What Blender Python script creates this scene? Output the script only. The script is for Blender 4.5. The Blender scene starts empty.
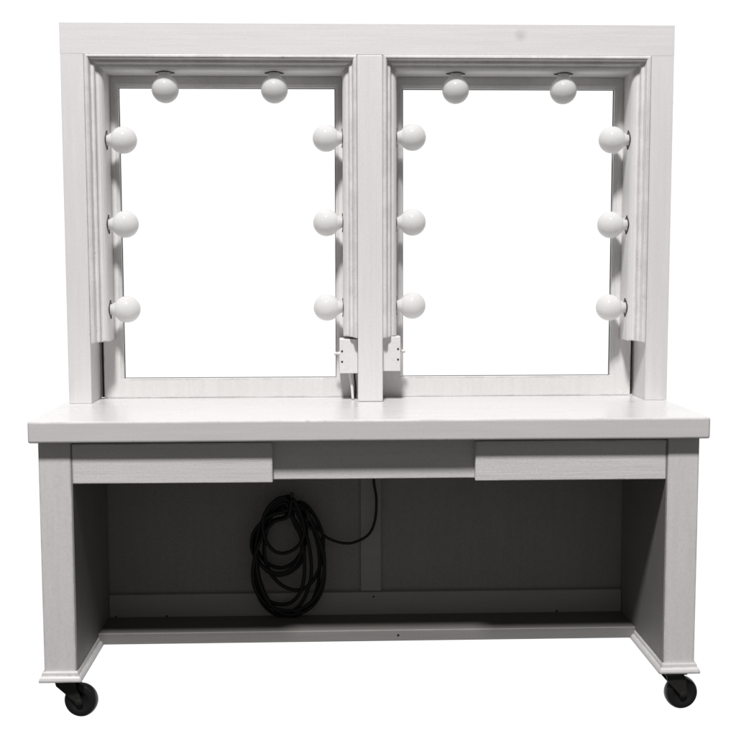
import bpy, bmesh, math, random
from mathutils import Vector, Matrix
random.seed(7)
sc = bpy.context.scene
C = sc.collection
ZO = 0.0670            # the measured heights below count from the desk's own datum; the floor is this much lower

# ------------------------------------------------------------------ materials
def new_mat(name):
    m = bpy.data.materials.new(name); m.use_nodes = True
    nt = m.node_tree; b = nt.nodes['Principled BSDF']
    return m, nt, b
def N(nt, t, **kw):
    n = nt.nodes.new(t)
    for k, v in kw.items(): setattr(n, k, v)
    return n
def mapped_noise(nt, co, scale3, scale, detail=4, rough=.6):
    mp = N(nt, 'ShaderNodeMapping'); mp.inputs['Scale'].default_value = scale3
    nt.links.new(co, mp.inputs['Vector'])
    n = N(nt, 'ShaderNodeTexNoise'); n.inputs['Scale'].default_value = scale
    n.inputs['Detail'].default_value = detail; n.inputs['Roughness'].default_value = rough
    nt.links.new(mp.outputs[0], n.inputs['Vector']); return n.outputs['Fac']
def ramp(nt, fac, stops):
    r = N(nt, 'ShaderNodeValToRGB'); nt.links.new(fac, r.inputs[0])
    e = r.color_ramp.elements
    while len(e) < len(stops): e.new(.5)
    for el, (p, c) in zip(e, stops):
        el.position = p; el.color = (c, c, c, 1) if not hasattr(c, '__len__') else (*c, 1)
    return r.outputs[0]
def mix(nt, fac, a, b, mode='MIX'):
    m = N(nt, 'ShaderNodeMix', data_type='RGBA', blend_type=mode)
    for s, v in ((0, fac), (6, a), (7, b)):
        if hasattr(v, 'is_linked'): nt.links.new(v, m.inputs[s])
        elif s == 0: m.inputs[0].default_value = v
        else: m.inputs[s].default_value = (*v, 1)
    return m.outputs[2]

def paint(name, col=(.80, .783, .784), stretch=(1, 1, 1), rough=.42, chips=.5, bump=.25, smudge=None, grime=.5, rubbed=.8):
    """brushed oil paint on wood: brush marks along the board, faint grime, chipped edges"""
    m, nt, b = new_mat(name)
    co = N(nt, 'ShaderNodeTexCoord').outputs['Object']
    brush = mapped_noise(nt, co, stretch, 60, 5, .65)
    fine = mapped_noise(nt, co, (1, 1, 1), 420, 3, .7)
    blot = mapped_noise(nt, co, (1, 1, 1), 5.5, 5, .6)
    c = mix(nt, ramp(nt, blot, [(.30, 1 - .26 * grime), (.62, 1.0)]), tuple(x * .90 for x in col), col)
    c = mix(nt, 1.0, c, ramp(nt, brush, [(.3, .925), (.7, 1.0)]), 'MULTIPLY')
    c = mix(nt, 1.0, c, ramp(nt, fine, [(.3, 1 - .16 * grime), (.7, 1.0)]), 'MULTIPLY')
    mott = mapped_noise(nt, co, (1, 1, 1), 150, 2, .6)
    c = mix(nt, 1.0, c, ramp(nt, mott, [(.34, 1 - .07 * grime), (.60, 1.0)]), 'MULTIPLY')
    # chipped and rubbed edges
    bv = N(nt, 'ShaderNodeBevel'); bv.samples = 4; bv.inputs['Radius'].default_value = .009
    ge = N(nt, 'ShaderNodeNewGeometry')
    dt = N(nt, 'ShaderNodeVectorMath', operation='DOT_PRODUCT')
    nt.links.new(bv.outputs[0], dt.inputs[0]); nt.links.new(ge.outputs['True Normal'], dt.inputs[1])
    edge = ramp(nt, dt.outputs['Value'], [(.90, 1.0), (.985, 0.0)])
    cn = mapped_noise(nt, co, (1, 1, 1), 38, 6, .75)
    chip = ramp(nt, cn, [(.665 - .045 * chips, 0.0), (.69 - .045 * chips, 1.0)])
    mu = N(nt, 'ShaderNodeMath', operation='MULTIPLY')
    nt.links.new(edge, mu.inputs[0]); nt.links.new(chip, mu.inputs[1])
    rub = ramp(nt, mapped_noise(nt, co, (1, 1, 1), 11, 5, .7), [(.40, 0.0), (.58, rubbed)])
    mr = N(nt, 'ShaderNodeMath', operation='MULTIPLY')
    nt.links.new(edge, mr.inputs[0]); nt.links.new(rub, mr.inputs[1])
    if chips: c = mix(nt, mr.outputs[0], c, (.34, .32, .31))
    c = mix(nt, mu.outputs[0], c, (.13, .118, .11))
    if smudge:
        d = N(nt, 'ShaderNodeVectorMath', operation='DISTANCE'); nt.links.new(co, d.inputs[0])
        d.inputs[1].default_value = smudge
        sn = mapped_noise(nt, co, (1, 1, 1), 22, 2, .5)
        ad = N(nt, 'ShaderNodeMath', operation='MULTIPLY_ADD'); nt.links.new(sn, ad.inputs[0])
        ad.inputs[1].default_value = .022; nt.links.new(d.outputs['Value'], ad.inputs[2])
        c = mix(nt, ramp(nt, ad.outputs[0], [(.010, .42), (.032, 0.0)]), c, (.30, .29, .28))
    nt.links.new(c, b.inputs['Base Color'])
    nt.links.new(ramp(nt, blot, [(.3, rough + .10), (.7, rough - .04)]), b.inputs['Roughness'])
    hs = N(nt, 'ShaderNodeMath', operation='MULTIPLY_ADD')
    nt.links.new(brush, hs.inputs[0]); hs.inputs[1].default_value = 1.6; nt.links.new(fine, hs.inputs[2])
    bp = N(nt, 'ShaderNodeBump'); bp.inputs['Strength'].default_value = bump; bp.inputs['Distance'].default_value = .0012
    nt.links.new(hs.outputs[0], bp.inputs['Height']); nt.links.new(bp.outputs[0], b.inputs['Normal'])
    return m
def plain(name, col, rough=.5, metal=0.0, var=.25, scale=120, bump=.15):
    m, nt, b = new_mat(name)
    co = N(nt, 'ShaderNodeTexCoord').outputs['Object']
    n = mapped_noise(nt, co, (1, 1, 1), scale, 4, .6)
    nt.links.new(mix(nt, n, tuple(x * (1 - var) for x in col), tuple(min(1, x * (1 + var)) for x in col)), b.inputs['Base Color'])
    b.inputs['Roughness'].default_value = rough; b.inputs['Metallic'].default_value = metal
    bp = N(nt, 'ShaderNodeBump'); bp.inputs['Strength'].default_value = bump; bp.inputs['Distance'].default_value = .001
    nt.links.new(n, bp.inputs['Height']); nt.links.new(bp.outputs[0], b.inputs['Normal'])
    return m
ALONG_X, ALONG_Z, ALONG_Y = (.06, 1, 1), (1, 1, .06), (1, .06, 1)
M_X = paint('white_paint_horizontal', stretch=ALONG_X)
M_Z = paint('white_paint_vertical', stretch=ALONG_Z)
M_POST = paint('white_paint_posts', stretch=ALONG_Z, chips=.3, rubbed=.15)
M_HEAD = paint('white_paint_header', stretch=ALONG_X, chips=.3, rubbed=.12, smudge=(.4567, 0, 1.846 + ZO))
M_TOP = paint('white_paint_desktop', col=(.715, .697, .695), stretch=ALONG_X, rough=.27, chips=1.2, bump=.03)
M_TOP.node_tree.nodes['Principled BSDF'].inputs['Coat Weight'].default_value = .10
M_TOP.node_tree.nodes['Principled BSDF'].inputs['Coat Roughness'].default_value = .12
M_DESK = paint('off_white_paint_lower', col=(.805, .783, .780), stretch=ALONG_Z, chips=.8, bump=.5, grime=.8)
M_DRAW = paint('off_white_paint_drawers', col=(.805, .783, .780), stretch=ALONG_X, chips=.8, bump=.5, grime=.8)
M_BASE = paint('white_paint_base', col=(.72, .705, .70), stretch=ALONG_X, chips=1.5, bump=.3)
M_RIM = paint('white_paint_rim', col=(.76, .75, .74), stretch=ALONG_Z, rough=.4)
M_SHADE = paint('shaded_paint_kneehole', col=(.46, .44, .42), stretch=ALONG_Z, rough=.6, chips=0, bump=.4, grime=1.5)  # kneehole shade put into a darker version of the white paint
M_SHADESIDE = paint('shaded_paint_kneehole_sides', col=(.31, .30, .288), stretch=ALONG_Z, rough=.6, chips=0, bump=.4, grime=1.5)  # inner sides darker still, their shade is in the colour
M_SHADEX = paint('shaded_paint_rails', col=(.50, .48, .46), stretch=ALONG_X, rough=.55, chips=0, bump=.3)  # batten and rail carry the kneehole shade in their colour too
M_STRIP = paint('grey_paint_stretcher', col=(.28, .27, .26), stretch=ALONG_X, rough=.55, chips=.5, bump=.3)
M_SHELF = paint('shaded_shelf', col=(.19, .182, .17), stretch=ALONG_X, rough=.7, chips=0, bump=.3)  # shade on the shelf top, put into its colour
M_BLACK = plain('black_rubber', (.006, .006, .006), .5)
M_RUBBER = plain('black_wheel', (.010, .010, .010), .4)
M_STEEL = plain('dark_oiled_steel', (.030, .029, .027), .5, .4)
M_SCREW = plain('dark_screw_steel', (.05, .048, .045), .5, .5)
M_SOCK = plain('dark_socket', (.035, .033, .03), .55)
M_GASK = plain('grey_gasket', (.10, .098, .095), .6)
M_BOX = paint('white_paint_box', stretch=(1, 1, 1), rough=.4, chips=0, bump=.2)
M_WIRE = plain('white_wire', (.72, .71, .69), .4, var=.04)
M_TOG = plain('ivory_plastic', (.70, .69, .66), .35, var=.04)
M_HOOK = plain('galvanised_steel', (.08, .08, .08), .4, .8)
def milk():
    m, nt, b = new_mat('milk_glass')
    co = N(nt, 'ShaderNodeTexCoord').outputs['Object']
    n = mapped_noise(nt, co, (1, 1, 1), 30, 4, .6)
    nt.links.new(mix(nt, n, (.79, .785, .78), (.85, .845, .84)), b.inputs['Base Color'])
    b.inputs['Roughness'].default_value = .14
    b.inputs['Subsurface Weight'].default_value = 0
    b.inputs['IOR'].default_value = 1.27
    b.inputs['Subsurface Radius'].default_value = (.02, .02, .02)
    b.inputs['Subsurface Scale'].default_value = .5
    tl = N(nt, 'ShaderNodeBsdfTranslucent'); tl.inputs['Color'].default_value = (.95, .945, .94, 1)
    mx = N(nt, 'ShaderNodeMixShader'); mx.inputs[0].default_value = .42
    nt.links.new(b.outputs[0], mx.inputs[1]); nt.links.new(tl.outputs[0], mx.inputs[2])
    nt.links.new(mx.outputs[0], nt.nodes['Material Output'].inputs['Surface'])
    return m
M_BULB = milk()

# ------------------------------------------------------------------ mesh helpers
def obj(name, bm, mat, parent=None, smooth=False, loc=None):
    bmesh.ops.recalc_face_normals(bm, faces=bm.faces)
    me = bpy.data.meshes.new(name); bm.to_mesh(me); bm.free()
    me.materials.append(mat)
    if smooth:
        for p in me.polygons: p.use_smooth = True
        if smooth != 'all': me.set_sharp_from_angle(angle=math.radians(40))
    o = bpy.data.objects.new(name, me); C.objects.link(o)
    if loc: o.location = loc
    if parent: o.parent = parent
    return o
def box(bm, x0, x1, y0, y1, z0, z1, bev=.002, seg=2, wob=0.0):
    z0 += ZO; z1 += ZO
    r = bmesh.ops.create_cube(bm, size=1)
    vs = r['verts']
    for v in vs:
        v.co = Vector((x0 + (v.co.x + .5) * (x1 - x0), y0 + (v.co.y + .5) * (y1 - y0), z0 + (v.co.z + .5) * (z1 - z0)))
    if wob:
        for v in vs: v.co += Vector((random.uniform(-wob, wob), random.uniform(-wob, wob) * .5, random.uniform(-wob, wob)))
    if bev:
        es = list({e for v in vs for e in v.link_edges})
        bmesh.ops.bevel(bm, geom=es, offset=bev, segments=seg, profile=.5, affect='EDGES')
def one_box(name, mat, parent, *a, **k):
    bm = bmesh.new(); box(bm, *a, **k); return obj(name, bm, mat, parent)
def lathe(bm, prof, seg=32, axis='Z', c=(0, 0, 0)):
    """prof: (radius, height) pairs; spun round the axis through c"""
    rings = []
    for r, h in prof:
        ring = []
        for i in range(seg):
            a = 2 * math.pi * i / seg
            p = (r * math.cos(a), r * math.sin(a), h)
            if axis == 'X': p = (h, p[0], p[1])
            elif axis == 'Y': p = (p[0], h, p[1])
            ring.append(bm.verts.new(Vector(p) + Vector(c)))
        rings.append(ring)
    for a, b in zip(rings, rings[1:]):
        for i in range(seg):
            bm.faces.new((a[i], a[(i + 1) % seg], b[(i + 1) % seg], b[i]))
    bm.faces.new(rings[0][::-1]); bm.faces.new(rings[-1])
def catmull(pts, n=8):
    P = [Vector(p) for p in pts]; P = [P[0] * 2 - P[1]] + P + [P[-1] * 2 - P[-2]]
    out = []
    for i in range(1, len(P) - 2):
        a, b, c, d = P[i - 1:i + 3]
        for k in range(n):
            t = k / n
            out.append(.5 * ((2 * b) + (c - a) * t + (2 * a - 5 * b + 4 * c - d) * t * t + (3 * b - a - 3 * c + d) * t ** 3))
    out.append(P[-2]); return out
def tube(bm, path, r, seg=8):
    rings = []; up = None
    for i, p in enumerate(path):
        t = (path[min(i + 1, len(path) - 1)] - path[max(i - 1, 0)]).normalized()
        if up is None: up = t.orthogonal().normalized()
        up = (up - t * up.dot(t)).normalized(); s = t.cross(up)
        rings.append([bm.verts.new(p + (up * math.cos(2 * math.pi * k / seg) + s * math.sin(2 * math.pi * k / seg)) * (r(i / len(path)) if callable(r) else r)) for k in range(seg)])
    for a, b in zip(rings, rings[1:]):
        for k in range(seg): bm.faces.new((a[k], a[(k + 1) % seg], b[(k + 1) % seg], b[k]))
    bm.faces.new(rings[0][::-1]); bm.faces.new(rings[-1])
def sections(bm, secs):
    """skin a closed profile through a list of sections (each a list of points), capped at both ends"""
    R = [[bm.verts.new(p) for p in s] for s in secs]
    n = len(R[0])
    for a, b in zip(R, R[1:]):
        for k in range(n): bm.faces.new((a[k], a[(k + 1) % n], b[(k + 1) % n], b[k]))
    bm.faces.new(R[0][::-1]); bm.faces.new(R[-1])
def disc(bm, r, h, axis, c, seg=16):
    lathe(bm, [(r * .8, h), (r, h * .6), (r, 0)][::-1] if True else None, seg, axis, c)

# ------------------------------------------------------------------ the vanity
van = bpy.data.objects.new('makeup_vanity', None); C.objects.link(van)
van.location = (0, 0, 0); van.empty_display_size = .2
van['label'] = 'white painted double dressing room vanity on black casters, with round bulbs around two openings'
van['category'] = 'vanity'

ZT = .76                      # desktop height above datum
YB = .152                     # back of the desk
# desktop with rounded, slightly worn nosing
one_box('desktop', M_TOP, van, -.915, .915, -.40, YB, ZT - .058, ZT, bev=.006, seg=3)
YL = -.3692
# side panels (wide gable legs), with an added inner face darkened for kneehole shade, and a foot moulding
def base_moulding(side, parent):
    prof = [(.0014, .0705), (.0035, .0705), (.0068, .0660), (.0085, .0590), (.0110, .0580), (.0150, .0535), (.0172, .0480), (.0172, .0440), (.0145, .0418), (.0014, .0418)]
    xo, xi = .8961, .8099
    path = []
    for o, z in prof: pass
    def ring(fn): return [Vector(fn(o)) + Vector((0, 0, z + ZO)) for o, z in prof]
    s = side
    secs = [ring(lambda o: (s * (xo + o * .68), YB - .004, 0)),
            ring(lambda o: (s * (xo + o * .68), YL - o, 0)),
            ring(lambda o: (s * (xi - o), YL - o, 0)),
            ring(lambda o: (s * (xi - o), -.082, 0))]
    bm = bmesh.new(); sections(bm, secs)
    return obj('base_moulding', bm, M_BASE, parent)
for s in (-1, 1):
    x0, x1 = sorted((s * .8961, s * .8099))
    p = one_box('side_panel', M_DESK, van, x0, x1, YL, YB - .004, .0435, ZT - .0582, bev=.0025)
    base_moulding(s, p)
    a, b = sorted((s * .8099, s * .8062))
    one_box('kneehole_shade_face', M_SHADESIDE, p, a, b, YL + .0015, .085, .072, .7, bev=.0008, seg=1)  # thin face added only to carry the darker shade colour
# drawers
for x0, x1 in ((-.8062, -.2689), (.2818, .8055)):
    d = one_box('drawer', M_DRAW, van, x0, x1, -.3672, -.347, .5862, .6950, bev=.0022, wob=.0012)
    bm = bmesh.new(); box(bm, x0 + .03, x1 - .03, -.325, .03, .60, .69, .002)
    obj('drawer_box', bm, M_SHADE, d)
# apron behind the drawers
one_box('apron', M_DRAW, van, -.8055, .8055, -.3445, -.3255, .5895, .7015, bev=.002)
# back panel of the kneehole with batten and bottom rail
bk = one_box('back_panel', M_SHADE, van, -.8085, .8085, .088, .104, .055, .7015, bev=0)
one_box('batten', M_SHADEX, bk, -.0195, .0445, .079, .0876, .1498, .70, bev=.0015)
one_box('bottom_rail', M_SHADEX, bk, -.8055, .8055, .069, .0876, .0585, .1492, bev=.002)
for x, z in ((-.7852, .0794), (-.6267, .0806), (.02, .135), (.60, .082)):
    bm = bmesh.new(); lathe(bm, [(.0032, 0), (.0032, -.0006), (.0024, -.0012)], 12, 'Y', (x, .0692, z + ZO))
    obj('screw', bm, M_BLACK, bk)
# low stretcher board, its top darkened in colour for shade
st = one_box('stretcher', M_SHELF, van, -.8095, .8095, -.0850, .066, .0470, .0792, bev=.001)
one_box('stretcher_front', M_STRIP, st, -.8095, .8095, -.0921, -.0852, .0462, .0795, bev=.0015, wob=.0006)  # front piece added so it stays lighter than the darkened top
bm = bmesh.new(); lathe(bm, [(.0035, 0), (.0035, -.0006), (.0025, -.001)], 12, 'Y', (.088, -.092, .064 + ZO)); obj('screw', bm, M_BLACK, st)

# casters
def caster(x, y, trail, ang):
    """swivel caster: plate, forked bracket and rubber wheel trailing off the swivel"""
    rot = Matrix.Translation((x, y, 0)) @ Matrix.Rotation(ang, 4, 'Z')
    R = .0460; zc = R
    zt = .0415 + ZO
    bm = bmesh.new()
    # fork: two tapered cheeks joined by a crown
    for sy in (-1, 1):
        y0 = sy * .0205
        pts = []
        for t in range(13):
            a = math.pi + math.pi * t / 12
            pts.append((trail + .0105 * math.cos(a), zc + .0105 * math.sin(a)))
        pts += [(.024 + trail * .25, zt - .016), (.024, zt - .0035), (-.026, zt - .0035), (-.026 + trail * .12, zt - .020)]
        f = [bm.verts.new((px, y0 - .0014, pz)) for px, pz in pts]
        g = [bm.verts.new((px, y0 + .0014, pz)) for px, pz in pts]
        bm.faces.new(f); bm.faces.new(g[::-1])
        for i in range(len(f)): bm.faces.new((f[i], f[(i + 1) % len(f)], g[(i + 1) % len(f)], g[i]))
    v = bmesh.ops.create_cube(bm, size=1)['verts']
    for q in v: q.co = Vector((q.co.x * .050 - .001, q.co.y * .0436, zt - .0045 + q.co.z * .0030))
    lathe(bm, [(.007, -.024), (.0085, -.0232), (.0085, .0232), (.007, .024)], 14, 'Y', (trail, 0, zc))
    bm.transform(rot)
    c = obj('caster', bm, M_STEEL, van, smooth=True)
    bm = bmesh.new()
    lathe(bm, [(.010, -.0135), (.024, -.0135), (.026, -.0150), (.034, -.0158), (.0425, -.0140), (.0452, -.009), (R, -.003), (R, .003),
               (.0452, .009), (.0425, .0140), (.034, .0158), (.026, .0150), (.024, .0135), (.010, .0135)], 40, 'Y', (trail, 0, zc))
    bm.transform(rot); obj('wheel', bm, M_RUBBER, c, smooth=True)
    bm = bmesh.new()
    v = bmesh.ops.create_cube(bm, size=1)['verts']
    for q in v: q.co = Vector((q.co.x * .062, q.co.y * .062, zt - .0014 + q.co.z * .0028))
    bm.transform(rot); obj('mounting_plate', bm, M_STEEL, c)
caster(-.8450, -.338, .042, math.radians(-8))
caster(.840, -.354, .025, math.radians(5))
caster(-.893, .085, -.006, math.radians(3))
caster(.902, .085, .006, math.radians(-3))

# ------------------------------------------------------------------ the light frame above the desk
YF, YR = 0.0, .130          # front of the posts, front of the mirror rims
HB = 1.790                  # underside of the header
one_box('post', M_POST, van, -.8959, -.8290, YF + .00015, YB + .02, ZT + .0005, HB - .00005, bev=.0003, seg=1)
one_box('post', M_POST, van, .8480, .9149, YF + .00015, YB + .02, ZT + .0005, HB - .00005, bev=.0003, seg=1)
one_box('center_post', M_POST, van, -.0280, .0468, YF - .0006, YB + .02, ZT + .0005, HB - .0004, bev=.0026)
one_box('header_rail', M_HEAD, van, -.8965, .9153, YF, YB + .02, HB, 1.8788, bev=.0004, seg=1)

# moulding of each opening: stepped profile mitred at the two upper corners, with the bulb board behind it
PROF = [(0, .002), (.03, -.0020), (.08, -.0036), (.20, -.0040), (.28, -.0015), (.32, .006), (.36, .0115), (.50, .0128), (.56, .0150), (.58, .0235), (.63, .0262), (.78, .0285), (.90, .0335), (.97, .040), (1.0, .047), (1.0, .1275), (.0, .1275)]
def opening(xl, xr, il, ir, it, zbl, zbr):
    secs = []
    def ring(sx, top, zb=None):
        out = []
        for u, y in PROF:
            x = xl + u * (il - xl) if sx < 0 else xr + u * (ir - xr)
            z = HB + u * (it - HB) if top else zb + (.008 * u if u < .9 else .004)
            out.append(Vector((x, y, z + ZO)))
        return out
    secs = [ring(-1, False, zbl), ring(-1, True), ring(1, True), ring(1, False, zbr)]
    bm = bmesh.new(); sections(bm, secs)
    return obj('frame_moulding', bm, M_Z, van)
opening(-.8288, -.0282, -.7795, -.0712, 1.7480, .940, .953)
opening(.0470, .8478, .0908, .8000, 1.7480, .953, .936)

# mirror rims: a flat rail round each blank opening, inner edge sloped
def rim(x0, x1, z0, z1, X0, X1, Z0, Z1):
    # (x0..z1) inner opening, (X0..Z1) outer edge
    bm = bmesh.new()
    prof = [(0, YR), (1, YR), (1, YR + .022), (0, YR + .022)]
    def corner(ix, iz, ox, oz):
        w = .009
        sx = 1 if ox > ix else -1; sz = 1 if oz > iz else -1
        return [Vector((ox, YR, oz + ZO)), Vector((ix + sx * w, YR, iz + sz * (w if sz > 0 else .0006) + ZO)), Vector((ix, YR + .007, iz + ZO)),
                Vector((ix, YR + .022, iz + ZO)), Vector((ox, YR + .022, oz + ZO))]
    cs = [corner(x0, z0, X0, Z0), corner(x0, z1, X0, Z1), corner(x1, z1, X1, Z1), corner(x1, z0, X1, Z0)]
    R = [[bm.verts.new(p) for p in c] for c in cs]
    for i in range(4):
        a, b = R[i], R[(i + 1) % 4]
        for k in range(5): bm.faces.new((a[k], a[(k + 1) % 5], b[(k + 1) % 5], b[k]))
    o = obj('mirror_rim', bm, M_RIM, van)
    # the dark edge of the blanking behind the opening shows as a thin line
    bm = bmesh.new(); e = .0018; ya, yb = YR + .0225, YR + .0255
    box(bm, x0 - .02, x0 + e, ya, yb, z0 - .02, z1 + .02, 0); box(bm, x1 - e, x1 + .02, ya, yb, z0 - .02, z1 + .02, 0)
    box(bm, x0 + e, x1 - e, ya, yb, z0 - .02, z0 + e, 0); box(bm, x0 + e, x1 - e, ya, yb, z1 - e, z1 + .02, 0)
    obj('gasket', bm, M_GASK, o)
    # dark strips added behind the rim slots to block the backdrop light
    for a, b in ((X0 - .012, X0 + .012), (X1 - .012, X1 + .012)):
        one_box('slot_backing', M_SOCK, o, a, b, YR + .0262, YR + .032, Z0, Z1, bev=0)
    return o
rim(-.7560, -.0930, .8205, 1.7155, -.8160, -.0290, ZT + .0008, 1.7800)
rim(.1160, .7740, .8225, 1.7140, .0478, .8370, ZT + .0008, 1.7800)

# bulbs: one milk glass globe with its socket, then copies
def make_bulb():
    bm = bmesh.new()
    r = .0405; cx = .0500
    prof = [(.0155, -.004), (.0158, .0040), (.0178, .0080), (.0212, .0132)]
    a0 = math.radians(148)
    for i in range(23):
        a = a0 * (1 - i / 22.0) if i < 22 else 0.0
        prof.append((max(r * math.sin(a), .0004), cx + r * math.cos(a)))
    lathe(bm, prof, 40, 'X')
    b = obj('light_bulb', bm, M_BULB, van, smooth='all')
    bm = bmesh.new()
    lathe(bm, [(.0245, -.002), (.0245, .0010), (.0230, .0016), (.0185, .0016), (.0180, -.0005)], 32, 'X')
    obj('socket', bm, M_SOCK, b, smooth=True)
    for s in (-1, 1):
        bm = bmesh.new()
        lathe(bm, [(.0042, 0), (.0042, .0014), (.0030, .0024)], 12, 'X', (.0006, 0, s * .0248))
        obj('screw', bm, M_SCREW, b)
    return b
spots = []
YBULB = .066
for x, rz, zs in ((-.7795, 0, (1.545, 1.294, 1.037)), (-.0712, math.pi, (1.5515, 1.298, 1.0405)),
                  (.0908, 0, (1.5545, 1.299, 1.0455)), (.8000, math.pi, (1.548, 1.291, 1.0375))):
    for z in zs: spots.append(((x, YBULB, z + .003 + ZO), (0, 0, rz)))
for x in (-.6018, -.2755, .2708, .5982): spots.append(((x, YBULB, 1.7480 + ZO), (0, math.pi / 2, 0)))
proto = make_bulb()
for i, (loc, rot) in enumerate(spots):
    if i == 0: b = proto
    else:
        b = proto.copy(); C.objects.link(b); b.parent = van
        for ch in proto.children:
            d = ch.copy(); C.objects.link(d); d.parent = b
    b.location = Vector(loc); 
    spin = random.uniform(-.12, .12)
    b.rotation_euler = rot
    b.rotation_euler.rotate_axis('X', spin)

# switch boxes at the foot of the centre post
def switch_box(x0, x1, z0, z1, out):
    """out: -1 = toggle on the left end, +1 = on the right"""
    bm = bmesh.new(); box(bm, x0, x1, .026, .118, z0, z1, .002)
    o = obj('switch_box', bm, M_BOX, van)
    xe = x0 if out < 0 else x1
    for z in (z0 + .036, z0 + .068):
        bm = bmesh.new(); lathe(bm, [(.0032, 0), (.0032, -.0010), (.0022, -.0018)], 12, 'Y', (xe - out * .0075, .0262, z + ZO)); obj('screw', bm, M_SCREW, o)
    bm = bmesh.new()
    lathe(bm, [(.0055, 0), (.0055, out * .005), (.0036, out * .006), (.0036, out * .008), (.0055, out * .010), (.0055, out * .015), (.004, out * .0165)], 16, 'X', (xe, .062, (z0 + z1) / 2 + .006 + ZO))
    obj('toggle_switch', bm, M_TOG, o, smooth=True)
    return o
lb = switch_box(-.0835, -.0284, .8440, .9485, -1)
switch_box(.0472, .1020, .8500, .9560, 1)
bm = bmesh.new()
tube(bm, catmull([(-.052, .060, .850 + ZO), (-.050, .058, .83 + ZO), (-.046, .054, .80 + ZO), (-.043, .052, .7612 + ZO)], 6), .0042, 10)
obj('wire', bm, M_WIRE, van, smooth='all')
bm = bmesh.new()
tube(bm, catmull([(-.036, .075, .850 + ZO), (-.037, .078, .83 + ZO), (-.035, .08, .80 + ZO), (-.036, .08, .7612 + ZO)], 6), .0032, 10)
obj('wire', bm, M_BLACK, van, smooth='all')

# hook in the kneehole
bm = bmesh.new()
tube(bm, catmull([(-.232, .088, .462 + ZO), (-.232, .060, .458 + ZO), (-.232, .028, .452 + ZO), (-.232, .012, .462 + ZO), (-.232, .010, .482 + ZO)], 6), .0035, 8)
obj('cable_hook', bm, M_HOOK, van, smooth='all')

# ------------------------------------------------------------------ the hanging cable
loops = [(-.322, -.195, .292), (-.342, -.192, .236), (-.352, -.200, .214), (-.318, -.136, .168), (-.356, -.188, .122),
         (-.359, -.126, .108), (-.349, -.130, .094), (-.358, -.140, .080), (-.338, -.178, .098), (-.354, -.205, .226)]
random.shuffle(loops)
pts = []
K = 14
tops = [.468, .405, .455, .420, .446, .398, .460, .430, .412, .438, .464, .424]
for i, (xl, xr, zb) in enumerate(loops):
    y = .010 + .048 * i / len(loops)
    tz = tops[i]; h = tz - zb; xc = (xl + xr) / 2; a = (xr - xl) / 2
    lean = random.uniform(-.32, .22); wav = random.uniform(0, 6.28)
    for k in range(K):
        t = 2 * math.pi * (k + i * .0) / K
        c, sn = math.cos(t), -math.sin(t)                       # over the hook, down the left, back up the right
        x = xc + a * sn * (1 - .16 * max(0, c)) * (1 + .07 * math.sin(2 * t + wav)) 
        x += (-.246 - xc) * .6 * max(0, c) ** 2
        z = (tz + zb) / 2 + h / 2 * (c if c > 0 else -abs(c) ** .9) + lean * a * sn * .35
        pts.append((x, y + .006 * math.sin(2 * t + wav) + .003 * k / K, z))
pts += [(-.205, .03, .445), (-.178, .035, .400), (-.145, .045, .350), (-.1157, .05, .325), (-.0750, .055, .311), (-.0400, .055, .313), (.0030, .055, .336), (.0240, .055, .380),
        (.0290, .055, .4471), (.0214, .058, .5006), (.019, .06, .56), (.018, .06, .64), (.018, .062, .690)]
bm = bmesh.new(); tube(bm, [p + Vector((0, 0, ZO)) for p in catmull(pts, 7)], lambda t: .0057 if t < .915 else .0042, 8)
cab = obj('power_cable', bm, M_BLACK, None, smooth='all')
cab['label'] = 'black power cable hanging in loose coils from a hook in the dark kneehole'
cab['category'] = 'cable'
bm = bmesh.new()
tube(bm, catmull([(-.186, .010, .428 + ZO), (-.181, .004, .412 + ZO), (-.178, .004, .396 + ZO)], 5), .0075, 10)
obj('plug', bm, M_SCREW, cab, smooth='all')

# ------------------------------------------------------------------ light, backdrop and camera
w = bpy.data.worlds.new('World'); sc.world = w; w.use_nodes = True
nt = w.node_tree; bg = nt.nodes['Background']
tc = N(nt, 'ShaderNodeTexCoord')
dp = N(nt, 'ShaderNodeVectorMath', operation='DOT_PRODUCT')
nt.links.new(tc.outputs['Generated'], dp.inputs[0]); dp.inputs[1].default_value = (0, 1, 0)
FILL = .108
# blank white world behind the vanity, dim fill light added from the front
nt.links.new(ramp(nt, dp.outputs['Value'], [(.30, (FILL, FILL, FILL * .98)), (.55, (1.03, 1.03, 1.03))]), bg.inputs['Color'])
bg.inputs['Strength'].default_value = 1.0

ld = bpy.data.lights.new('studio_lamp', 'AREA'); ld.shape = 'DISK'; ld.size = 1.15; ld.energy = 1170; ld.color = (1, .99, .985)
lo = bpy.data.objects.new('studio_lamp', ld); C.objects.link(lo)
lo.location = (-.80, -5.00, 8.80 + ZO)
d = Vector((0, -.05, 1.2 + ZO)) - lo.location
lo.rotation_euler = d.to_track_quat('-Z', 'Y').to_euler()

cd = bpy.data.cameras.new('camera'); cam = bpy.data.objects.new('camera', cd); C.objects.link(cam)
cd.sensor_width = 36; cd.lens = 36 * 1114.68 / 736; cd.clip_end = 200; cd.clip_start = .05
r = Vector((0.999432, -0.03362846, -0.00218962)); u = Vector((0.00520543, 0.08985688, 0.99594109)); f = Vector((0.03329522, 0.99538679, -0.08998089))
mw = Matrix((r, u, -f)).transposed().to_4x4(); mw.translation = Vector((-.1102, -3.3531, 1.1659 + ZO))
cam.matrix_world = mw
sc.camera = cam
sc.render.engine = 'CYCLES'
sc.view_settings.view_transform = 'Standard'; sc.view_settings.look = 'None'
sc.view_settings.exposure = 0; sc.view_settings.gamma = 1
sc.cycles.max_bounces = 8
